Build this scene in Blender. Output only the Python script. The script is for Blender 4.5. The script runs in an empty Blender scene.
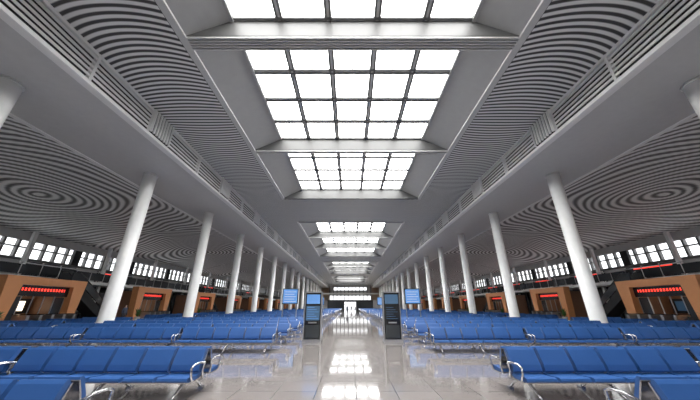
import bpy, math, random
from mathutils import Vector
random.seed(4)
S=bpy.context.scene
S.view_settings.view_transform='Standard'
S.view_settings.look='None'

# ---------------- materials ----------------
def newmat(name):
    m=bpy.data.materials.new(name); m.use_nodes=True
    nt=m.node_tree; b=nt.nodes['Principled BSDF']
    return m,nt,b
def flat(name,col,rough=.5,metal=0,var=0.06,scale=3.0):
    m,nt,b=newmat(name)
    b.inputs['Roughness'].default_value=rough; b.inputs['Metallic'].default_value=metal
    n=nt.nodes.new('ShaderNodeTexNoise'); n.inputs['Scale'].default_value=scale
    tc=nt.nodes.new('ShaderNodeTexCoord'); nt.links.new(tc.outputs['Object'],n.inputs['Vector'])
    mx=nt.nodes.new('ShaderNodeMix'); mx.data_type='RGBA'
    mx.inputs['A'].default_value=tuple(c*(1-var) for c in col)+(1,)
    mx.inputs['B'].default_value=tuple(min(1,c*(1+var)) for c in col)+(1,)
    nt.links.new(n.outputs['Fac'],mx.inputs['Factor']); nt.links.new(mx.outputs['Result'],b.inputs['Base Color'])
    return m
def emis(name,col,st):
    m,nt,b=newmat(name)
    b.inputs['Base Color'].default_value=tuple(col)+(1,)
    b.inputs['Emission Color'].default_value=tuple(col)+(1,)
    b.inputs['Emission Strength'].default_value=st
    return m
class NG:
    def __init__(s,nt): s.nt=nt
    def m(s,op,a,b=None,c=None):
        n=s.nt.nodes.new('ShaderNodeMath'); n.operation=op
        for i,v in enumerate((a,b,c)):
            if v is None: continue
            if isinstance(v,(int,float)): n.inputs[i].default_value=v
            else: s.nt.links.new(v,n.inputs[i])
        return n.outputs[0]
def ramp(nt,f,b,dark,light,p0=.3,p1=.68):
    rm=nt.nodes.new('ShaderNodeValToRGB'); rm.color_ramp.elements[0].position=p0; rm.color_ramp.elements[1].position=p1
    rm.color_ramp.elements[0].color=tuple(dark)+(1,); rm.color_ramp.elements[1].color=tuple(light)+(1,)
    nt.links.new(f,rm.inputs[0]); nt.links.new(rm.outputs[0],b.inputs['Base Color'])
def ringmat(name,xc,yc,period,pitch,dark,light,sx=1.0):
    """slatted ceiling laid out in a rippling pattern (object space)"""
    m,nt,b=newmat(name); g=NG(nt)
    tc=nt.nodes.new('ShaderNodeTexCoord'); sp=nt.nodes.new('ShaderNodeSeparateXYZ')
    nt.links.new(tc.outputs['Object'],sp.inputs[0])
    x=g.m('ABSOLUTE',sp.outputs[0]); y=sp.outputs[1]
    dx=g.m('MULTIPLY',g.m('SUBTRACT',x,xc),sx)
    yy=g.m('SUBTRACT',g.m('FLOORED_MODULO',g.m('ADD',g.m('SUBTRACT',y,yc),period/2),period),period/2)
    r=g.m('SQRT',g.m('ADD',g.m('MULTIPLY',dx,dx),g.m('MULTIPLY',yy,yy)))
    r=g.m('ADD',r,g.m('MULTIPLY',g.m('SINE',g.m('MULTIPLY',x,.9)),.34))
    r=g.m('ADD',r,g.m('MULTIPLY',g.m('SINE',g.m('MULTIPLY',y,.7)),.30))
    ring=g.m('MULTIPLY_ADD',g.m('SINE',g.m('MULTIPLY',r,2*math.pi/pitch)),.5,.5)
    lin=g.m('MULTIPLY_ADD',g.m('SINE',g.m('MULTIPLY',y,2*math.pi/.23)),.5,.5)
    f=g.m('ADD',g.m('MULTIPLY',ring,.82),g.m('MULTIPLY',lin,.18))
    ramp(nt,f,b,dark,light,.15,.75)
    b.inputs['Roughness'].default_value=.5
    return m
def slatmat(name,pitch,dark,light):
    """linear slats running across the hall, bowed once per bay"""
    m,nt,b=newmat(name); g=NG(nt)
    tc=nt.nodes.new('ShaderNodeTexCoord'); sp=nt.nodes.new('ShaderNodeSeparateXYZ')
    nt.links.new(tc.outputs['Object'],sp.inputs[0])
    x=g.m('ABSOLUTE',sp.outputs[0]); y=sp.outputs[1]
    u=g.m('DIVIDE',g.m('SUBTRACT',x,9.4),2.3)
    u2=g.m('MINIMUM',g.m('MULTIPLY',u,u),4.0)
    c=g.m('COSINE',g.m('MULTIPLY',y,2*math.pi/17.7))
    ph=g.m('ADD',y,g.m('MULTIPLY',g.m('MULTIPLY',u2,c),.5))
    s=g.m('MULTIPLY_ADD',g.m('SINE',g.m('MULTIPLY',ph,2*math.pi/pitch)),.5,.5)
    ramp(nt,s,b,dark,light,.25,.7)
    b.inputs['Roughness'].default_value=.5
    return m

M_ceilC=slatmat('slat_ceiling_center',.28,(.05,.05,.05),(.76,.76,.75))
M_ceilS=ringmat('slat_ceiling_side',27.0,21.0,26.55,.68,(.07,.07,.07),(.86,.86,.85))
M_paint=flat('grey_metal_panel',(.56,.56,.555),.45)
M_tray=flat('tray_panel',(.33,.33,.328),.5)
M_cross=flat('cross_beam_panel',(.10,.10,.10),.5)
M_dark=flat('dark_void',(.02,.02,.022),.7)
M_white=flat('white_paint',(.82,.82,.81),.4)
M_wall=flat('wall_grey',(.50,.50,.49),.5)
M_col=flat('column_white',(.93,.93,.92),.35)
M_mull=flat('mullion',(.14,.14,.14),.5)
M_sub=flat('sub_mullion',(.6,.6,.6),.5)
M_sky=emis('skylight_diffuser',(1,1,.98),13.5)
M_win=emis('window_daylight',(.96,.98,1),2.2)
M_winE=emis('window_daylight_end',(.97,.98,1),1.5)
M_warm=emis('shop_light',(1,.85,.65),2.8)
M_chrome=flat('chrome',(.60,.60,.62),.2,1.0)
M_blue=flat('blue_vinyl',(.018,.08,.26),.5)
M_orange=flat('orange_panel',(.66,.29,.12),.4)
M_brown=flat('brown_panel',(.26,.135,.08),.5)
M_black=flat('black_gloss',(.012,.012,.014),.15)
M_glass=flat('tinted_glass',(.04,.045,.05),.06)
M_red=emis('led_red',(1,.05,.03),1.6)
M_screen=emis('screen_blue',(.09,.22,.48),.5)
M_screenD=emis('screen_dim',(.04,.09,.16),.4)
M_rail=flat('rail_steel',(.45,.45,.46),.3,.9)
M_leaf=flat('leaf_green',(.05,.14,.03),.5)
M_pot=flat('pot',(.5,.5,.48),.4)
M_slatO=flat('wood_slat',(.45,.28,.16),.5)

def floormat():
    m,nt,b=newmat('polished_granite')
    tc=nt.nodes.new('ShaderNodeTexCoord')
    n=nt.nodes.new('ShaderNodeTexNoise'); n.inputs['Scale'].default_value=30; n.inputs['Detail'].default_value=4
    nt.links.new(tc.outputs['Object'],n.inputs['Vector'])
    n2=nt.nodes.new('ShaderNodeTexNoise'); n2.inputs['Scale'].default_value=.35
    nt.links.new(tc.outputs['Object'],n2.inputs['Vector'])
    br=nt.nodes.new('ShaderNodeTexBrick'); br.offset=0
    br.inputs['Scale'].default_value=1; br.inputs['Brick Width'].default_value=.8; br.inputs['Row Height'].default_value=.8
    br.inputs['Mortar Size'].default_value=.006
    br.inputs['Color1'].default_value=(.27,.245,.235,1); br.inputs['Color2'].default_value=(.31,.28,.27,1); br.inputs['Mortar'].default_value=(.10,.09,.088,1)
    nt.links.new(tc.outputs['Object'],br.inputs['Vector'])
    mx=nt.nodes.new('ShaderNodeMix'); mx.data_type='RGBA'; mx.blend_type='MULTIPLY'; mx.inputs['Factor'].default_value=.5
    nt.links.new(br.outputs['Color'],mx.inputs['A']); nt.links.new(n.outputs['Fac'],mx.inputs['B'])
    nt.links.new(mx.outputs['Result'],b.inputs['Base Color'])
    mr=nt.nodes.new('ShaderNodeMapRange'); mr.inputs['To Min'].default_value=.04; mr.inputs['To Max'].default_value=.08
    nt.links.new(n2.outputs['Fac'],mr.inputs['Value']); nt.links.new(mr.outputs[0],b.inputs['Roughness'])
    b.inputs['IOR'].default_value=2.1
    return m
M_floor=floormat()

# ---------------- mesh builder ----------------
class MB:
    def __init__(s): s.v=[];s.f=[];s.mi=[];s.sm=[];s.mats=[]
    def mid(s,m):
        if m not in s.mats: s.mats.append(m)
        return s.mats.index(m)
    def face(s,pts,m,sm=False):
        i=len(s.v); s.v+= [tuple(p) for p in pts]; s.f.append(list(range(i,i+len(pts)))); s.mi.append(s.mid(m)); s.sm.append(sm)
    def box(s,x0,x1,y0,y1,z0,z1,m):
        i=len(s.v); s.v+=[(x,y,z) for z in(z0,z1) for y in (y0,y1) for x in (x0,x1)]
        for q in ((0,2,3,1),(4,5,7,6),(0,1,5,4),(2,6,7,3),(0,4,6,2),(1,3,7,5)):
            s.f.append([i+k for k in q]); s.mi.append(s.mid(m)); s.sm.append(False)
    def prism(s,prof,x0,x1,m,sm=False):
        n=len(prof); i=len(s.v)
        s.v+=[(x0,p[0],p[1]) for p in prof]+[(x1,p[0],p[1]) for p in prof]
        k=s.mid(m)
        for a in range(n):
            b=(a+1)%n; s.f.append([i+a,i+b,i+n+b,i+n+a]); s.mi.append(k); s.sm.append(sm)
        s.f.append([i+a for a in range(n)][::-1]); s.mi.append(k); s.sm.append(False)
        s.f.append([i+n+a for a in range(n)]); s.mi.append(k); s.sm.append(False)
    def prismy(s,prof,y0,y1,m,sm=False):
        n=len(prof); i=len(s.v)
        s.v+=[(p[0],y0,p[1]) for p in prof]+[(p[0],y1,p[1]) for p in prof]
        k=s.mid(m)
        for a in range(n):
            b=(a+1)%n; s.f.append([i+a,i+b,i+n+b,i+n+a]); s.mi.append(k); s.sm.append(sm)
        s.f.append([i+a for a in range(n)]); s.mi.append(k); s.sm.append(False)
        s.f.append([i+n+a for a in range(n)][::-1]); s.mi.append(k); s.sm.append(False)
    def tube(s,pts,r,m,n=8):
        pts=[Vector(p) for p in pts]; rings=[]; k=s.mid(m)
        for j,p in enumerate(pts):
            if j==0: d=pts[1]-p
            elif j==len(pts)-1: d=p-pts[j-1]
            else: d=(pts[j+1]-pts[j-1])
            d.normalize(); up=Vector((1,0,0)) if abs(d.x)<.9 else Vector((0,0,1))
            a=d.cross(up).normalized(); b=d.cross(a)
            i=len(s.v); rr=r[j] if isinstance(r,(list,tuple)) else r
            for q in range(n):
                t=2*math.pi*q/n; s.v.append(tuple(p+a*math.cos(t)*rr+b*math.sin(t)*rr))
            rings.append(i)
        for j in range(len(rings)-1):
            for q in range(n):
                s.f.append([rings[j]+q,rings[j]+(q+1)%n,rings[j+1]+(q+1)%n,rings[j+1]+q]); s.mi.append(k); s.sm.append(True)
        for rg in (rings[0],rings[-1]):
            s.f.append([rg+q for q in range(n)]); s.mi.append(k); s.sm.append(False)
    def mesh(s,name,zs=1.0):
        me=bpy.data.meshes.new(name); me.from_pydata([(x,y,z*zs) for x,y,z in s.v],[],s.f)
        for m in s.mats: me.materials.append(m)
        me.polygons.foreach_set('material_index',s.mi); me.polygons.foreach_set('use_smooth',s.sm)
        me.update(); return me
    def obj(s,name,parent=None,loc=(0,0,0)):
        return place(name,s.mesh(name),loc,0,parent)
def place(name,me,loc=(0,0,0),rz=0,parent=None):
    o=bpy.data.objects.new(name,me); S.collection.objects.link(o); o.location=loc; o.rotation_euler[2]=rz
    if parent: o.parent=parent
    return o

Y0,Y1=-20.0,150.0
XW=34.0
BAY=8.85
# ---------------- shell ----------------
b=MB(); b.box(-XW,XW,Y0,Y1,-.3,0,M_floor); b.obj('floor')
sky=[(-18.2,-9.3)]
for k in range(4):
    for a,c in ((-.3,7.9),(8.57,16.8),(17.25,26.1)): sky.append((k*35.4+a,k*35.4+c))
ZC=12.3; ZS=13.2; XI=5.35; XO=7.13; XB=11.6; ZB=10.7
b=MB()
for s in (-1,1):
    x0,x1=sorted((s*XO,s*XB)); b.box(x0,x1,Y0,Y1,ZC,ZC+.1,M_ceilC)
groups=[(-18.2,-9.3)]+[(k*35.4-.3,k*35.4+26.1) for k in range(4)]
prev=Y0
for a,c in groups+[(Y1,Y1)]:
    if a>prev: b.box(-XO,XO,prev,a,ZC,ZC+.1,M_ceilC)
    prev=c
ceil=b.obj('ceiling')
b=MB()
for a,c in groups:
    for s in (-1,1):
        P=[(s*XO,ZC),(s*XI,ZS),(s*XI,ZS+.15),(s*XO,ZC+.15)]
        b.prismy(P,a,c,M_tray)
        x0,x1=sorted((s*(XO-.02),s*(XO+.30))); b.box(x0,x1,a-.3,c+.3,ZC-.09,ZC+.02,M_paint)
        x0,x1=sorted((s*(XO+.30),s*(XO+.36))); b.box(x0,x1,a-.3,c+.3,ZC-.03,ZC+.02,M_dark)
        x0,x1=sorted((s*(XI+.02),s*(XI-.14))); b.box(x0,x1,a,c,ZS-.06,ZS+.2,M_tray)
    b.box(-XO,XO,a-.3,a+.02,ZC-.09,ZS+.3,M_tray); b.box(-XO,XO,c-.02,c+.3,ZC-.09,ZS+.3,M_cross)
for k in range(4):
    for i,(a,c) in enumerate(((7.9,8.57),(16.8,17.25))):
        a+=k*35.4; c+=k*35.4
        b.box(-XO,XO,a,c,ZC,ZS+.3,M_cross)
        n=5 if i==0 else 2
        w=(c-a)/n
        for j in range(n):
            b.box(-XO-.1,XO+.1,a+j*w+w*.15,a+j*w+w*.62,ZC-.10,ZC,M_paint)
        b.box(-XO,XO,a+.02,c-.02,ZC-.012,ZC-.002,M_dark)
b.obj('skylight_tray_trim')
for n,(a,c) in enumerate(sky):
    b=MB(); b.box(-XI,XI,a,c,ZS+.14,ZS+.2,M_sky)
    w=2*XI/5; l=(c-a)/4
    for i in range(6):
        x=-XI+i*w; b.box(x-.15,x-.06,a,c,ZS,ZS+.13,M_mull); b.box(x+.06,x+.15,a,c,ZS,ZS+.13,M_mull); b.box(x-.06,x+.06,a,c,ZS+.05,ZS+.13,M_paint)
        if i<5: b.box(x+w/2-.02,x+w/2+.02,a,c,ZS+.1,ZS+.135,M_sub)
    for j in range(5):
        y=a+j*l; b.box(-XI,XI,y-.15,y-.06,ZS+.01,ZS+.12,M_mull); b.box(-XI,XI,y+.06,y+.15,ZS+.01,ZS+.12,M_mull); b.box(-XI,XI,y-.06,y+.06,ZS+.06,ZS+.12,M_paint)
    b.obj('window_%d'%(n+1))

for s,nm in ((-1,'left'),(1,'right')):
    b=MB()
    def bx(xa,xb,*r):
        xa,xb=sorted((s*xa,s*xb)); b.box(xa,xb,*r)
    bx(XB+.3,17.5,Y0,Y1,ZB,ZC+.3,M_paint)
    bx(XB-.05,XB+.35,Y0,Y1,ZB-.06,ZB+.12,M_white)
    bx(17.35,17.62,Y0,Y1,ZB-.05,ZB+.4,M_white)
    bx(XB+.16,XB+.3,Y0,Y1,ZB+.12,ZC,M_dark)
    bx(XB-.04,XB+.25,Y0,Y1,ZC-.14,ZC,M_white)
    for i in range(5):
        z=ZB+.28+i*.24; bx(XB-.03,XB+.02,Y0,Y1,z,z+.11,M_white)
    n=-2
    while n*BAY+4<Y1-6:
        yc=n*BAY+4.4
        bx(XB-.06,XB+.2,n*BAY-.06,n*BAY+.06,ZB+.1,ZC,M_white)
        bx(XB-.12,XB-.02,yc-.8,yc+.8,ZB+.12,ZC-.05,M_dark)
        for e in (-.85,.8): bx(XB-.2,XB,yc+e,yc+e+.06,ZB+.1,ZC-.03,M_white)
        for q in range(7):
            bx(XB-.2,XB-.12,yc-.75+q*.22,yc-.75+q*.22+.1,ZB+.14,ZC-.08,M_white)
        n+=1
    b.obj('ceiling_beam_'+nm)
    prof=[(17.5,11.0),(20,11.15),(23,11.05),(26,10.7),(29,10.15),(32,9.4),(34,8.85)]
    b=MB()
    for (xa,za),(xb,zb) in zip(prof,prof[1:]):
        b.face([(s*xa,Y0,za),(s*xb,Y0,zb),(s*xb,Y1,zb),(s*xa,Y1,za)],M_ceilS,True)
    b.obj('ceiling_'+nm)
    cb=MB(); cb.tube([(0,0,0),(0,0,.02),(0,0,ZB)],[.42,.42,.42],M_col,32)
    cb.tube([(0,0,0),(0,0,.25)],[.5,.46],M_rail,32); cb.tube([(0,0,ZB-.12),(0,0,ZB-.061)],[.47,.47],M_white,32)
    cm=cb.mesh('column')
    for n in range(-1,17):
        place('column',cm,(s*15,n*BAY,0))

for s,nm in ((-1,'left'),(1,'right')):
    b=MB()
    bx(XW,XW+.3,Y0,Y1,0,6.2,M_wall)
    bx(XW,XW+.3,Y0,Y1,7.95,9.3,M_wall)
    bx(XW+.2,XW+.3,Y0,Y1,6.2,7.95,M_win)
    y=Y0;i=0
    while y<Y1:
        big=(i%7==0)
        bx(XW-.15,XW+.2,y-(.45 if big else .1),y+(.45 if big else .1),6.2,7.95,M_dark if big else M_mull)
        y+=1.264;i+=1
    bx(XW-.1,XW+.2,Y0,Y1,7.2,7.32,M_mull)
    bx(XW-.1,XW+.1,Y0,Y1,6.0,6.25,M_mull)
    b.obj('wall_'+nm)
    b=MB()
    ya,yb=Y0+.5,Y1-4
    bx(30.2,33.7,ya,yb,3.9,4.25,M_white)
    y=ya
    while y<yb:
        bx(30.2,30.27,y-.03,y+.03,4.25,5.35,M_rail); y+=1.77
    bx(30.18,30.3,ya,yb,5.3,5.38,M_rail)
    bx(30.22,30.25,ya,yb,4.35,5.2,M_glass)
    y=ya+2;i=0
    while y<yb-7:
        bx(33.5,33.7,y,y+6.5,.0,3.2,M_glass)
        bx(33.4,33.7,y,y+6.5,3.2,3.9,M_dark)
        bx(33.45,33.7,y+.6,y+6.4,4.25,5.9,M_glass)
        bx(33.35,33.45,y+.6,y+6.4,5.2,5.8,M_dark)
        if s==1 or i%3==0: bx(33.3,33.35,y+1.3,y+5.3,5.32,5.68,M_red)
        for q in range(4): bx(33.36,33.46,y+.6+q*1.9,y+.7+q*1.9,4.25,5.9,M_white)
        bx(31.2,31.5,y-1.2,y-.9,0,3.9,M_white)
        bx(31.2,31.5,y-1.2,y-.9,4.25,8.5,M_white)
        y+=BAY;i+=1
    b.obj('mezzanine_balcony')
b=MB(); b.box(-XW,XW,Y0-.3,Y0,0,13.5,M_wall); b.obj('wall_back')
b=MB()
b.box(-XW,XW,Y1,Y1+.3,0,14,M_wall)
b.box(-9,9,Y1-.1,Y1,9.4,10.9,M_winE)
b.box(-15,15,Y1-2,Y1,7.3,8.0,M_white)
b.box(-11,11,Y1-.12,Y1,4.6,6.6,M_winE)
b.box(-3,3,Y1-.15,Y1,.1,3.6,M_winE)
for i in range(12):
    x=-11+i*2; b.box(x-.2,x+.2,Y1-.3,Y1,3.6,11.4,M_mull)
for i in range(16):
    for s in (-1,1):
        x=s*(11.6+i*.5); b.box(x-.12,x+.12,Y1-.5,Y1,4.5,11.5,M_slatO)
b.box(-12,12,Y1-.35,Y1,3.6,4.5,M_dark)
b.box(-12,-3.2,Y1-.2,Y1,0,3.6,M_glass); b.box(3.2,12,Y1-.2,Y1,0,3.6,M_glass)
for x in (-3.1,-1.5,0,1.5,3.1): b.box(x-.12,x+.12,Y1-.25,Y1,0,3.6,M_mull)
b.box(-3.1,3.1,Y1-.25,Y1,2.4,2.6,M_mull)
b.obj('wall_end')

# ---------------- benches ----------------
def bench(b,x0,n=6,p=.6):
    W=n*p
    for s in (-1,1):
        seat=[(-.14,.40),(-.16,.455),(-.30,.435),(-.45,.445),(-.55,.455),(-.60,.44),(-.615,.40),(-.59,.375),(-.45,.375),(-.28,.37)]
        shell=[(-.12,.37),(-.12,.40),(-.28,.37),(-.45,.375),(-.58,.375),(-.57,.355),(-.28,.345)]
        back=[(-.225,.47),(-.255,.50),(-.235,.60),(-.185,.72),(-.125,.86),(-.095,.895),(-.06,.89),(-.05,.86),(-.11,.72),(-.165,.58),(-.185,.48)]
        bsh=[(-.185,.45),(-.165,.58),(-.11,.72),(-.05,.86),(-.035,.85),(-.09,.70),(-.145,.56),(-.16,.44)]
        f=(lambda P:[(-s*y,z) for y,z in P]) if s==1 else (lambda P:P)
        for i in range(n):
            a=x0+i*p+.03; c=x0+(i+1)*p-.03
            b.prism(f(seat),a,c,M_blue); b.prism(f(back),a,c,M_blue)
            b.prism(f(shell),a-.02,c+.02,M_chrome); b.prism(f(bsh),a-.02,c+.02,M_chrome)
        for i in (0,n):
            x=x0+i*p
            arm=[(x,s*.13,.62),(x,s*.30,.655),(x,s*.50,.65),(x,s*.585,.61),(x,s*.575,.50),(x,s*.50,.37)]
            b.tube(arm,.02,M_chrome,6)
            b.tube([(x,s*.13,.62),(x,s*.17,.50),(x,s*.12,.36)],.018,M_chrome,6)
        for i in (.5,n/2,n-.5):
            x=x0+i*p
            b.tube([(x,s*.05,.34),(x,s*.30,.20),(x,s*.52,.035)],[.035,.03,.025],M_chrome,8)
            b.box(x-.045,x+.045,min(s*.48,s*.60),max(s*.48,s*.60),0,.04,M_chrome)
    b.box(x0+.05,x0+W-.05,-.05,.05,.29,.37,M_chrome)
    for i in (.5,n/2,n-.5):
        x=x0+i*p; b.box(x-.03,x+.03,-.2,.2,.30,.35,M_chrome); b.box(x-.02,x+.02,-.06,.06,.35,.6,M_chrome)
b=MB()
for k in range(3): bench(b,k*3.72)
row=b.mesh('waiting_seat_row',.93)
b=MB(); bench(b,0); unit=b.mesh('waiting_seat_row_short',.93)
ys=[3.6,6.1]+[11.5+2.5*i for i in range(5)]
for k in range(1,4):
    ys+=[28+(k-1)*26+2.5*i for i in range(8)]
for y in ys:
    xo=3.25 if y<4 else 2.95
    place('waiting_seat_row',row,(xo,y,0)); place('waiting_seat_row',row,(-xo,y,0),math.pi)
    if y>9:
        place('waiting_seat_row',unit,(16.3,y,0)); place('waiting_seat_row',unit,(-16.3,y,0),math.pi)

# ---------------- information kiosks ----------------
def kiosk(s1,s2):
    b=MB()
    b.box(-.46,.46,-.28,.28,0,.12,M_rail)
    b.box(-.40,.40,-.2,.2,.12,2.24,M_black)
    b.box(-.43,-.39,-.22,.22,.12,2.26,M_rail); b.box(.39,.43,-.22,.22,.12,2.26,M_rail)
    b.box(-.43,.43,-.23,.23,2.22,2.28,M_rail)
    b.box(-.33,.33,-.212,-.2,1.70,2.14,s1)
    b.box(-.33,.33,-.212,-.2,.95,1.60,s2)
    for i in range(6): b.box(-.28,.28-.1*(i%3),-.218,-.211,1.02+i*.1,1.04+i*.1,s1)
    b.box(-.2,.2,-.26,-.2,.82,.88,M_rail)
    b.box(-.33,.33,-.206,-.2,.2,.75,M_glass)
    return b.mesh('information_kiosk')
tot=kiosk(M_screen,M_screenD); totd=kiosk(M_screenD,M_black)
for x,y,m in ((-1.95,14.4,tot),(1.95,14.4,totd),(-3.7,25,tot),(3.7,25,tot)): place('information_kiosk',m,(x,y,0))
b=MB()
for x in (-.6,.6): b.box(x-.04,x+.04,-.05,.05,.03,2.0,M_rail)
b.box(-.8,.8,-.3,.3,0,.04,M_rail); b.box(-.68,.68,-.08,.08,1.75,3.05,M_black)
b.box(-.62,.62,-.095,-.08,1.82,2.98,M_screen)
for i in range(5): b.box(-.5,.5-.15*(i%2),-.1,-.094,1.95+i*.2,1.98+i*.2,M_white)
brd=b.mesh('display_board')
for x,y in ((-5.4,25),(5.4,25),(-5.4,50.5),(5.4,50.5)): place('display_board',brd,(x,y,0))

# ---------------- boarding gate pavilions ----------------
def gate():
    b=MB(); L=5.6; H=3.8
    b.box(-3.6,-3.5,.15,L-.15,0,H-.5,M_brown)
    b.box(-3.6,-.5,.15,.25,0,H-.5,M_brown); b.box(-3.6,-.5,L-.25,L-.15,0,H-.5,M_brown)
    b.box(-3.6,-.5,.1,L-.1,H-.5,H-.42,M_mull)
    yz=b.prism
    yz([(-.15,0),(.45,0),(.75,H-.6),(-.15,H),(-.45,H)],-.5,.25,M_orange)
    yz([(L-.45,0),(L+.15,0),(L+.45,H),(L+.15,H),(L-.75,H-.6)],-.5,.25,M_orange)
    yz([(.75,H-.6),(L-.75,H-.6),(L+.15,H),(-.15,H)],-.5,.25,M_orange)
    b.box(-.42,-.1,.7,L-.7,2.35,H-.62,M_black)
    b.box(-.1,-.085,1.1,L-1.1,2.75,2.97,M_red)
    for k in range(14): b.box(-.09,-.07,1.2+k*.24,1.29+k*.24,2.75,2.97,M_black)
    b.box(-3.48,-3.4,.4,L-.4,1.0,2.2,M_glass)
    b.box(-3.4,-3.38,.8,2.2,1.2,2.0,M_screenD); b.box(-3.4,-3.38,3.2,4.6,1.2,2.0,M_warm)
    b.box(-2.6,-2.4,.6,L-.6,3.1,3.18,M_warm)
    b.box(-1.3,-1.2,.6,L-.6,3.1,3.18,M_warm)
    for k in range(6):
        y=.65+k*.86; b.box(-.4,-.34,y-.03,y+.03,0,2.35,M_rail)
    b.box(-.39,-.36,.65,1.5,.1,2.3,M_glass); b.box(-.39,-.36,4.1,4.95,.1,2.3,M_glass)
    for k in range(5):
        y=.95+k*.92
        b.box(.35,1.45,y-.1,y+.1,0,.95,M_rail); b.box(.3,1.5,y-.12,y+.12,.95,1.0,M_black)
        b.box(.6,.64,y+.1,y+.4,.4,.85,M_glass)
    return b.mesh('boarding_gate_pavilion')
G=gate()
y=21.0
while y<130:
    place('boarding_gate_pavilion',G,(-26,y,0)); 
    place('boarding_gate_pavilion',G,(26,y+5.6,0),math.pi)
    y+=13.3
def escal():
    b=MB(); H=3.9; R=5.2
    b.prism([(0,0),(1.0,0),(R+.3,H-.9),(R+.8,H),(R,H),(.3,.25)],-.75,.75,M_dark)
    n=16
    for i in range(n):
        b.box(-.5,.5,.3+i*R/n,.3+(i+1)*R/n,.2+i*H/n*.97,.2+(i+1)*H/n*.97,M_rail)
    for s in (-.72,.6):
        b.prism([(-.4,.2),(R,H),(R+.8,H),(R+.8,H+.85),(R,H+.85),(0,1.0),(-.5,.9)],s,s+.12,M_glass)
        b.tube([(s+.06,-.45,.5),(s+.06,-.5,.95),(s+.06,0,1.05),(s+.06,R,H+.92),(s+.06,R+.8,H+.92)],.05,M_black,6)
    return b.mesh('escalator')
E=escal()
for k in range(0,6,2):
    for s in (-1,1):
        place('escalator',E,(s*28.6,33.5+k*13.3,0),math.pi)
def plant():
    b=MB(); b.tube([(0,0,0),(0,0,.02),(0,0,.45)],[.2,.22,.28],M_pot,16)
    for i in range(46):
        a=random.uniform(0,6.28); t=random.uniform(.2,.6); h=random.uniform(.3,.95)
        p0=Vector((0,0,.42)); p1=Vector((math.cos(a)*t*.5,math.sin(a)*t*.5,.45+h*.8)); p2=Vector((math.cos(a)*t,math.sin(a)*t,.45+h))
        w=Vector((-math.sin(a),math.cos(a),0))*.06
        b.face([p0,p1-w,p2,p1+w],M_leaf)
    return b.mesh('potted_plant')
P=plant()
for k in range(4):
    for s in (-1,1):
        place('potted_plant',P,(s*24.6,20.0+k*13.3,0))

# ---------------- distant people ----------------
def personmat(name,shirt,pants):
    m,nt,b=newmat(name)
    tc=nt.nodes.new('ShaderNodeTexCoord'); sp=nt.nodes.new('ShaderNodeSeparateXYZ'); nt.links.new(tc.outputs['Object'],sp.inputs[0])
    mr=nt.nodes.new('ShaderNodeMapRange'); mr.inputs['From Max'].default_value=1.8; nt.links.new(sp.outputs[2],mr.inputs['Value'])
    r=nt.nodes.new('ShaderNodeValToRGB'); r.color_ramp.interpolation='CONSTANT'; e=r.color_ramp.elements
    e[0].position=0; e[0].color=(.02,.02,.02,1); e[1].position=.05; e[1].color=pants+(1,)
    for p,c in ((.53,shirt),(.82,(.45,.27,.19)),(.925,(.015,.012,.01))):
        q=e.new(p); q.color=c+(1,)
    nt.links.new(mr.outputs[0],r.inputs[0]); nt.links.new(r.outputs[0],b.inputs['Base Color']); b.inputs['Roughness'].default_value=.7
    return m
def person(x,y,rz,mat):
    V=[(0,0,.95,.15),(0,0,1.15,.135),(0,0,1.38,.15),(0,0,1.50,.06),(0,.0,1.60,.09),(0,.0,1.70,.085)]
    E_=[(0,1),(1,2),(2,3),(3,4),(4,5)]
    def chain(root,pts):
        prev=root
        for p in pts: V.append(p); E_.append((prev,len(V)-1)); prev=len(V)-1
    for s in (-1,1):
        chain(2,[(s*.19,0,1.40,.065),(s*.24,.02,1.13,.05),(s*.25,-.06,.88,.038),(s*.25,-.09,.78,.035)])
        chain(0,[(s*.10,0,.86,.10),(s*.12,s*.10,.48,.065),(s*.12,s*.16,.09,.045),(s*.13,s*.16-.14,.045,.04)])
    me=bpy.data.meshes.new('person'); me.from_pydata([v[:3] for v in V],E_,[]); me.materials.append(mat)
    o=place('person',me,(x,y,0),rz)
    md=o.modifiers.new('skin','SKIN'); 
    for i,v in enumerate(V): me.skin_vertices[0].data[i].radius=(v[3],v[3])
    me.skin_vertices[0].data[0].use_root=True
    o.modifiers.new('sub','SUBSURF').levels=1
PM1=personmat('clothes_dark',(.05,.06,.10),(.03,.03,.04)); PM2=personmat('clothes_light',(.5,.5,.52),(.04,.05,.09))
person(-.7,62,0,PM1); person(1.3,78,2.9,PM2); person(.4,96,.4,PM1); person(-22,27.9,1.4,PM1)

w=bpy.data.worlds.new('World'); S.world=w; w.use_nodes=True
w.node_tree.nodes['Background'].inputs[0].default_value=(.8,.9,1,1); w.node_tree.nodes['Background'].inputs[1].default_value=1
cam=bpy.data.cameras.new('camera'); co=bpy.data.objects.new('camera',cam); S.collection.objects.link(co)
cam.sensor_width=36; cam.lens=13.63; cam.clip_end=500
co.location=(-.12,0,1.6); co.rotation_euler=(math.radians(90+21.8),0,0)
S.camera=co
